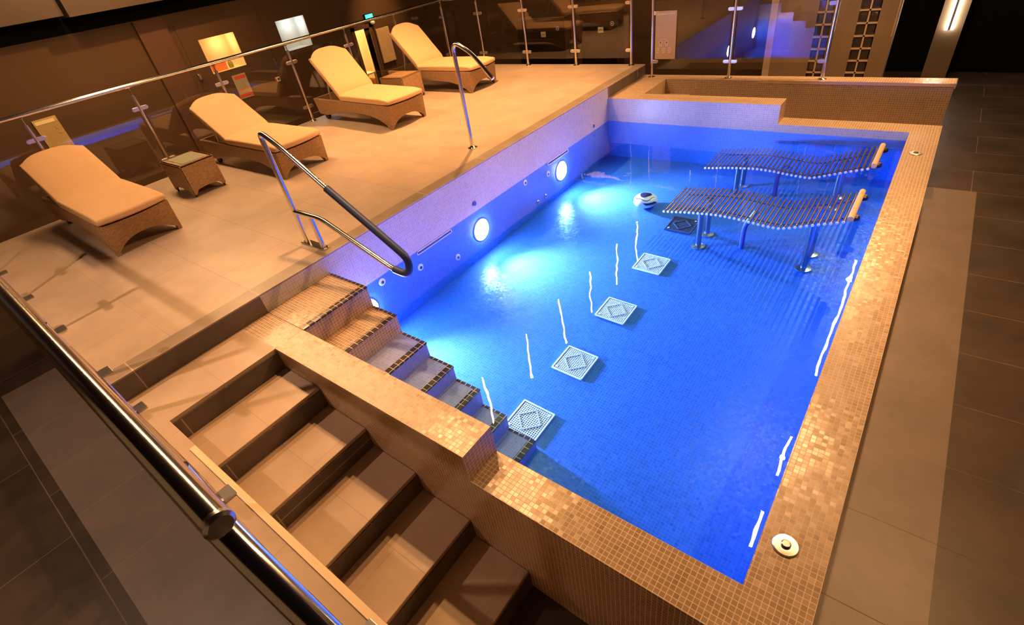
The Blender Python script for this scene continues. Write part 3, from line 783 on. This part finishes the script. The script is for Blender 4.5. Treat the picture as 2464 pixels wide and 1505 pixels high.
# fittings on the pool wall under the deck
def wall_disc(name, y, z, r, label, cat, group, mat=M['white'], core=True):
    t = thing(name, (0, y, z), label, cat, group)
    MB().lathe((0, y, z), [(r, 0), (r, .006), (r*.8, .012)], 24, 'x').build('rim', mat, t, (0, y, z))
    if core: MB().lathe((.010, y, z), [(r*.42, 0), (r*.42, .006), (r*.2, .008)], 16, 'x').build('nozzle', M['ball_dark'], t, (0, y, z))
    return t
LL = ['pool lamp low beside the pool steps', 'glowing pool lamp in the middle of the wall under the deck', 'glowing pool lamp nearest the far corner of the pool']
for k, (y, z) in enumerate([(.765, -.69), (2.416, -.693), (4.071, -.678)]):
    t = thing('pool_lamp', (0, y, z), LL[k], 'pool lamp', 'underwater lamps')
    MB().lathe((0, y, z), [(.125, 0), (.125, .008), (.105, .014)], 28, 'x').build('bezel', M['white'], t, (0, y, z))
    MB().lathe((.0145, y, z), [(.102, 0), (.102, .006)], 28, 'x').build('lens', M['water_lens'], t, (0, y, z))
for k, (y, z) in enumerate([(1.011, -.515), (1.475, -.63), (1.982, -.803), (3.293, -.515), (3.773, -.60)]):
    wall_disc('water_jet', y, z, .036, ['round water jet nearest the pool steps', 'round water jet below the tip of the foam sleeve', 'round water jet just left of the middle pool lamp', 'round water jet between the two visible pool lamps', 'round water jet touching the glow of the far pool lamp'][k], 'water jet', 'wall jets')
for k, (y, z) in enumerate([(3.503, -.861), (3.673, -.855)]):
    wall_disc('suction_outlet', y, z, .030, ['left one of the two dark outlets low on the pool wall', 'right one of the two dark outlets low on the pool wall'][k], 'outlet', 'paired outlets', M['tubeblue'])
wall_disc('level_sensor', 2.389, -.365, .030, 'small blue disc on the pool wall above the water', 'disc', None, M['pipe'], False)
wall_disc('wall_button', 4.948, -.392, .022, 'small round button near the far corner of the pool wall', 'button', None, M['tubeblue'], False)
for k, (a, b) in enumerate([(1.48, 1.987), (3.784, 4.273)]):
    t = thing('skimmer_slot', (0, (a+b)/2, -.478), ['long skimmer slot at the waterline before the middle pool lamp', 'long skimmer slot at the waterline above the far pool lamp'][k], 'skimmer', 'waterline slots')
    mb = MB(); mb.box(0, .006, a, b, -.468, -.460); mb.box(0, .006, a, b, -.500, -.492); mb.box(0, .006, a, a+.012, -.5, -.46); mb.box(0, .006, b-.012, b, -.5, -.46)
    mb.build('frame', M['white'], t, (0, (a+b)/2, -.478)); MB().box(0, .003, a+.012, b-.012, -.492, -.468).build('opening', M['ball_dark'], t, (0, (a+b)/2, -.478))
# lamp beams
for (y, z) in [(.765, -.69), (2.416, -.693), (4.071, -.678)]:
    l = bpy.data.lights.new('pool_beam', 'SPOT'); l.energy = 520; l.color = (.95,.46,1); l.spot_size = math.radians(100); l.spot_blend = 1.; l.shadow_soft_size = .06
    o = bpy.data.objects.new('pool_beam', l); COL.objects.link(o); o.location = (.05, y, z)
    o.rotation_euler = Vector((1, 0, -.10)).to_track_quat('-Z', 'Y').to_euler()
# round caps on the right coping
for k, (x, y) in enumerate([(3.568, .252), (3.579, 4.798)]):
    t = thing('coping_cap', (x, y, HC), ['round steel push button on the coping in the near right corner', 'round steel push button on the coping by the far bench'][k], 'push button', 'steel buttons on the coping')
    MB().lathe((x, y, HC), [(.050, 0), (.052, .004), (.048, .009), (.030, .010)], 28).build('plate', M['steel_soft'], t, (x, y, HC))
    MB().lathe((x, y, HC+.010), [(.020, 0), (.020, .006), (.015, .009)], 20).build('button', M['steel'], t, (x, y, HC))

# ------------------------------------------------------------------ behind the far balustrades
def cabinet(x0, x1, y, ztop, label):
    org = ((x0+x1)/2, y, FLOOR)
    t = thing('cabinet', org, label, 'cabinet', 'black cabinets behind the deck')
    MB().box(x0, x1, y, y+.24, FLOOR, ztop).build('body', M['cab_brown'], t, org)
    MB().box(x0+.02, x1-.02, y-.015, y, ztop-.38, ztop-.03).build('front_panel', M['gloss_black'], t, org)
    MB().box(x0+.02, x1-.02, y-.015, y, FLOOR+.05, ztop-.40).build('door', M['gloss_black'], t, org)
    MB().box(x0-.01, x1+.01, y-.03, y+.24, ztop, ztop+.012).build('worktop', M['steel_soft'], t, org)
    xs_, zs = x0+(x1-x0)*.56, ztop-.30
    s = MB().box(xs_-.06, xs_+.06, y-.018, y-.015, zs-.05, zs+.05).build('sticker', M['sticker'], t, org)
    MB().box(xs_-.045, xs_+.045, y-.020, y-.018, zs-.012, zs+.012).build('sticker_print', M['sticker_y'], s, org)
    xd, zd = x0+(x1-x0)*.86, ztop-.20
    s = MB().lathe((xd, y-.015, zd), [(.04, 0), (.04, -.004)], 20, 'y').build('badge', M['white'], t, org)
    MB().lathe((xd, y-.019, zd), [(.028, 0), (.028, -.003)], 18, 'y').build('badge_centre', M['black'], s, org)
    MB().box(xd-.012, xd+.012, y-.024, y-.022, zs*0+zd-.012, zd+.012).build('badge_mark', M['white'], s, org)
cabinet(-4.0, -2.78, 8.75, .36, 'black cabinet behind the far balustrade, left of the pair')
cabinet(-2.42, -1.58, 8.75, .40, 'black cabinet behind the far balustrade, right of the pair')

# sign fixed to the ledge glass
org = (.45, 6.44, .08)
t = thing('pool_sign', org, 'olive rules sign with round symbols on the ledge balustrade glass', 'sign')
sx0, sx1, sz0, sz1 = .205, .505, .10, .705
MB().box(sx0, sx1, 6.428, 6.438, sz0, sz1).build('board', M['sign'], t, org)
MB().box(sx0+.0, sx1-.01, 6.426, 6.428, sz1-.05, sz1-.02).build('header_bar', M['sign_dim'], t, org)
def text(body, x, z, size, mat, parent, name):
    cu = bpy.data.curves.new(name, 'FONT'); cu.body = body; cu.size = size; cu.extrude = .0006; cu.align_x = 'CENTER'; cu.resolution_u = 2
    tmp = bpy.data.objects.new('tmp', cu)
    me = bpy.data.meshes.new_from_object(tmp); bpy.data.objects.remove(tmp)
    me.name = name; me.materials.clear(); me.materials.append(mat)
    o = bpy.data.objects.new(name, me); COL.objects.link(o); o.parent = parent
    o.location = Vector((x, 6.4255, z))-Vector(org); o.rotation_euler = (PI/2, 0, 0)
    return o
text('GENERAL HYGIENE', (sx0+sx1)/2, sz1-.045, .030, M['sign_text'], t, 'heading')
for k, (z, w_) in enumerate([(.60,.24), (.565,.20), (.52,.23), (.49,.17), (.46,.15), (.43,.16), (.40,.14)]):
    MB().box(sx0+.02, sx0+.02+w_, 6.4265, 6.428, z-.006, z+.006).build('text_line', M['sign_dim'], t, org)
text('DO NOT', (sx0+sx1)/2-.02, .350, .022, M['sign_text'], t, 'caption')
for k, (x, z) in enumerate([(.285, .315), (.375, .315), (.245, .225), (.335, .225), (.42, .225)]):
    mb = MB(); n_ = 24
    for i in range(n_):
        a, b = 2*PI*i/n_, 2*PI*(i+1)/n_
        mb.quad(*[(x+r*math.cos(q), 6.4258, z+r*math.sin(q)) for r, q in ((.026,a), (.026,b), (.020,b), (.020,a))])
    s = mb.build('symbol_ring', M['sign_text'], t, org)
    mb = MB()
    if k < 2: mb.lathe((x, 6.4262, z), [(.008, 0), (.008, -.001)], 10, 'y')
    else: mb.obox((x, 6.426, z), Vector((.014, 0, .014)), (0,.0006,0), Vector((-.002, 0, .002)))
    mb.build('symbol', M['sign_text'] if k > 1 else M['black'], s, org)
    MB().box(x-.022, x+.022, 6.4262, 6.428, z-.044, z-.036).build('symbol_caption', M['sign_text'], s, org)

# stone panel with two columns of glass blocks
YP_ = 8.5
org = (2.0, YP_, FLOOR)
t = thing('glass_block_screen', org, 'tan stone screen with stacked dark glass blocks behind the pool ledge', 'screen')
cols = [(1.86, 2.07), (2.40, 2.655)]
mb = MB()
for a, b, c, d in rects_with_holes(1.22, 2.80, FLOOR, 3.0, [(c0, c1, FLOOR+.1, 2.6) for c0, c1 in cols]): mb.box(a, b, YP_, YP_+.16, c, d)
mb.build('stone_slab', M['travertine'], t, org)
MB().box(2.80, 2.89, YP_-.01, YP_+.17, FLOOR, 3.0).build('stone_edge', M['travertine'], t, org)
MB().box(2.862, 2.872, YP_-.016, YP_-.01, -.1, 3.0).build('edge_bead', M['stone_light'], t, org)
MB().box(1.20, 1.30, YP_-.03, YP_+.0, FLOOR, 3.0).build('left_jamb', M['stone_light'], t, org)
for c0, c1 in cols:
    mb = MB(); pit = .168; mb.box((c0+c1)/2-.011, (c0+c1)/2+.011, YP_+.005, YP_+.15, FLOOR+.1, 2.6)
    k = 0
    while FLOOR+.1+pit*k < 2.6:
        mb.box(c0, c1, YP_+.005, YP_+.15, FLOOR+.1+pit*k-.011, FLOOR+.1+pit*k+.011); k += 1
    mb.build('grout_grid', M['stone_light'], t, org)
    for j in range(12):
        for q in range(2):
            xa = c0+(c1-c0)*q/2+.012; xb = c0+(c1-c0)*(q+1)/2-.012; za = FLOOR+.1+pit*j+.012
            MB().box(xa, xb, YP_+.02, YP_+.14, za, za+pit-.024).build('glass_block', M['block'], t, org, bevel=.012)

# column with vertical twin light at the far right
org = (3.49, 10.5, FLOOR)
t = thing('wall_light', (3.49, 10.47, -.42), 'twin white light tubes standing upright on the far right column', 'light')
mb = MB(); mb.box(3.32, 3.66, 10.5, 10.9, FLOOR, 3.6)
struct('column', mb, M['travertine'], 'tan column carrying the twin light at the far right', cat='column')
o_ = (3.49, 10.47, -.42)
MB().box(3.475, 3.505, 10.46, 10.5, -.42, 1.0).build('back_plate', M['cab_brown'], t, o_)
for x in (3.452, 3.528): MB().tube([(x, 10.46, -.42), (x, 10.46, 1.0)], .020, 12).build('light_tube', M['col_glow'], t, o_)

# ------------------------------------------------------------------ lamps of the hall (above the picture, mirrored in the water), added fill lights
for k, y in enumerate([2.42, 3.54, 4.59, 5.57, 6.67, 7.6]):
    org = (-.6, y, 2.40)
    t = thing('pendant_light', org, 'slim upright lamp tube above the deck edge, %s from the stairs' % ['first','second','third','fourth','fifth','sixth'][k], 'pendant lamp', 'pendant tubes above the deck')
    MB().tube([(-.6, y, 2.40), (-.6, y, 3.36)], .013, 12).build('lamp_tube', M['tube_glow'], t, org)
    MB().tube([(-.6, y, 3.36), (-.6, y, 3.6)], .008, 8).build('stem', M['steel_soft'], t, org)
for k, (a, b) in enumerate([(2.5, 3.05), (3.6, 4.4), (5.7, 9.4)]):
    org = (3.29, (a+b)/2, 3.4)
    t = thing('ceiling_strip', org, 'warm light strip below the ceiling above the right coping, %s one' % ['near', 'middle', 'far long'][k], 'ceiling light', 'light strips above the right coping')
    MB().box(3.272, 3.308, a, b, 3.40, 3.41).build('lamp_strip', M['strip_glow'], t, org)
    MB().box(3.25, 3.33, a-.02, b+.02, 3.41, 3.6).build('housing', M['ceiling'], t, org)

org = (-3.4, 1.5, 3.4)  # added light panel, sized to draw the highlight along the foreground handrail
t = thing('ceiling_strip', org, 'added warm light panel across the deck for the handrail highlight', 'ceiling light')
MB().box(-6.4, -1.2, 1.30, 1.75, 3.40, 3.41).build('highlight_panel', M['highlight_glow'], t, org)
MB().box(-6.5, -1.1, 1.27, 1.78, 3.41, 3.6).build('housing', M['ceiling'], t, org)
def spot(name, loc, target, energy, col=(1,.60,.28), size=75, blend=.6, soft=.04):
    l = bpy.data.lights.new(name, 'SPOT'); l.energy = energy; l.color = col; l.spot_size = math.radians(size); l.spot_blend = blend; l.shadow_soft_size = soft
    o = bpy.data.objects.new(name, l); COL.objects.link(o); o.location = loc
    d = Vector(target)-Vector(loc); o.rotation_euler = d.to_track_quat('-Z', 'Y').to_euler(); return o
WARM = (1, .50, .19)
spot('deck_spot', (-1.3, 1.6, 3.5), (-2.0, 1.2, 0), 560, WARM, 95, .8)
spot('deck_spot', (-1.3, 4.6, 3.5), (-1.8, 4.4, 0), 560, WARM, 95, .8)
spot('stair_spot', (-.3, 1.4, 3.5), (.6, -.5, -.4), 190, WARM, 60, .8)
spot('stair_spot', (.6, 1.6, 3.5), (1.8, -.6, -.6), 165, WARM, 60, .8)
spot('poolside_fill', (3.29, 4.0, 3.39), (3.6, 1.9, -.4), 200, WARM, 90, .9)  # added fill in the strip line, brightens the right coping
spot('poolside_fill', (3.29, 7.0, 3.39), (0, 3.6, -.2), 260, WARM, 60, .9)  # added fill, warms the pool wall under the deck; same below
spot('poolside_fill', (3.29, 3.9, 3.39), (0, 1.8, -.2), 260, WARM, 60, .9)
spot('ledge_spot', (3.29, 8.6, 3.39), (1.8, 5.9, -.2), 240, WARM, 80, .8)
spot('ledge_spot', (3.29, 6.6, 3.39), (2.6, 6.6, -.2), 200, WARM, 80, .8)
spot('hall_fill', (-5.2, 3.0, 3.3), (-6.6, 2.2, .6), 120, WARM, 110, .9)  # added fill for the left wall

spot('hall_fill', (-1.0, -2.6, 3.3), (-.6, -1.7, -1.2), 215, (1,.62,.42), 100, .9)  # added fill for the floor band in front
spot('hall_fill', (4.8, 3.2, 3.3), (4.4, 2.6, -1.2), 190, WARM, 110, .9)  # added fill for the floor on the right
spot('hall_fill', (-5.6, 7.5, 3.2), (-6.95, 7.5, .2), 240, (1,.52,.2), 40, .9)  # added fill aimed at the board beside the doorway
w = bpy.data.worlds.new('hall'); sc.world = w; w.use_nodes = True
w.node_tree.nodes['Background'].inputs[0].default_value = (1, .52, .22, 1)
w.node_tree.nodes['Background'].inputs[1].default_value = .05

# ------------------------------------------------------------------ camera
R = [[0.7928657583783909, 0.5925031551480456, -0.14249175530770172], [0.2716116573886429, -0.5529036622574426, -0.7877338686592713], [-0.5455190159487142, 0.5858647893515352, -0.5993091454636978]]
cam = bpy.data.cameras.new('camera'); co = bpy.data.objects.new('camera', cam); COL.objects.link(co)
cx, cy, cz = Vector(R[0]), -Vector(R[1]), -Vector(R[2])
co.matrix_world = Matrix(((cx.x, cy.x, cz.x, 3.53336), (cx.y, cy.y, cz.y, -1.12622), (cx.z, cy.z, cz.z, 1.84578), (0, 0, 0, 1)))
cam.sensor_fit = 'HORIZONTAL'; cam.sensor_width = 36; cam.lens = 1199.981/2464*36; cam.clip_start = .02
sc.camera = co
sc.view_settings.view_transform = 'Standard'; sc.view_settings.look = 'None'; sc.view_settings.gamma = 1
sc.view_settings.use_curve_mapping = False; sc.view_settings.exposure = 1.4
try:
    sc.cycles.use_denoising = True
    sc.cycles.transparent_max_bounces = 24
    sc.cycles.sample_clamp_indirect = 8
except Exception: pass
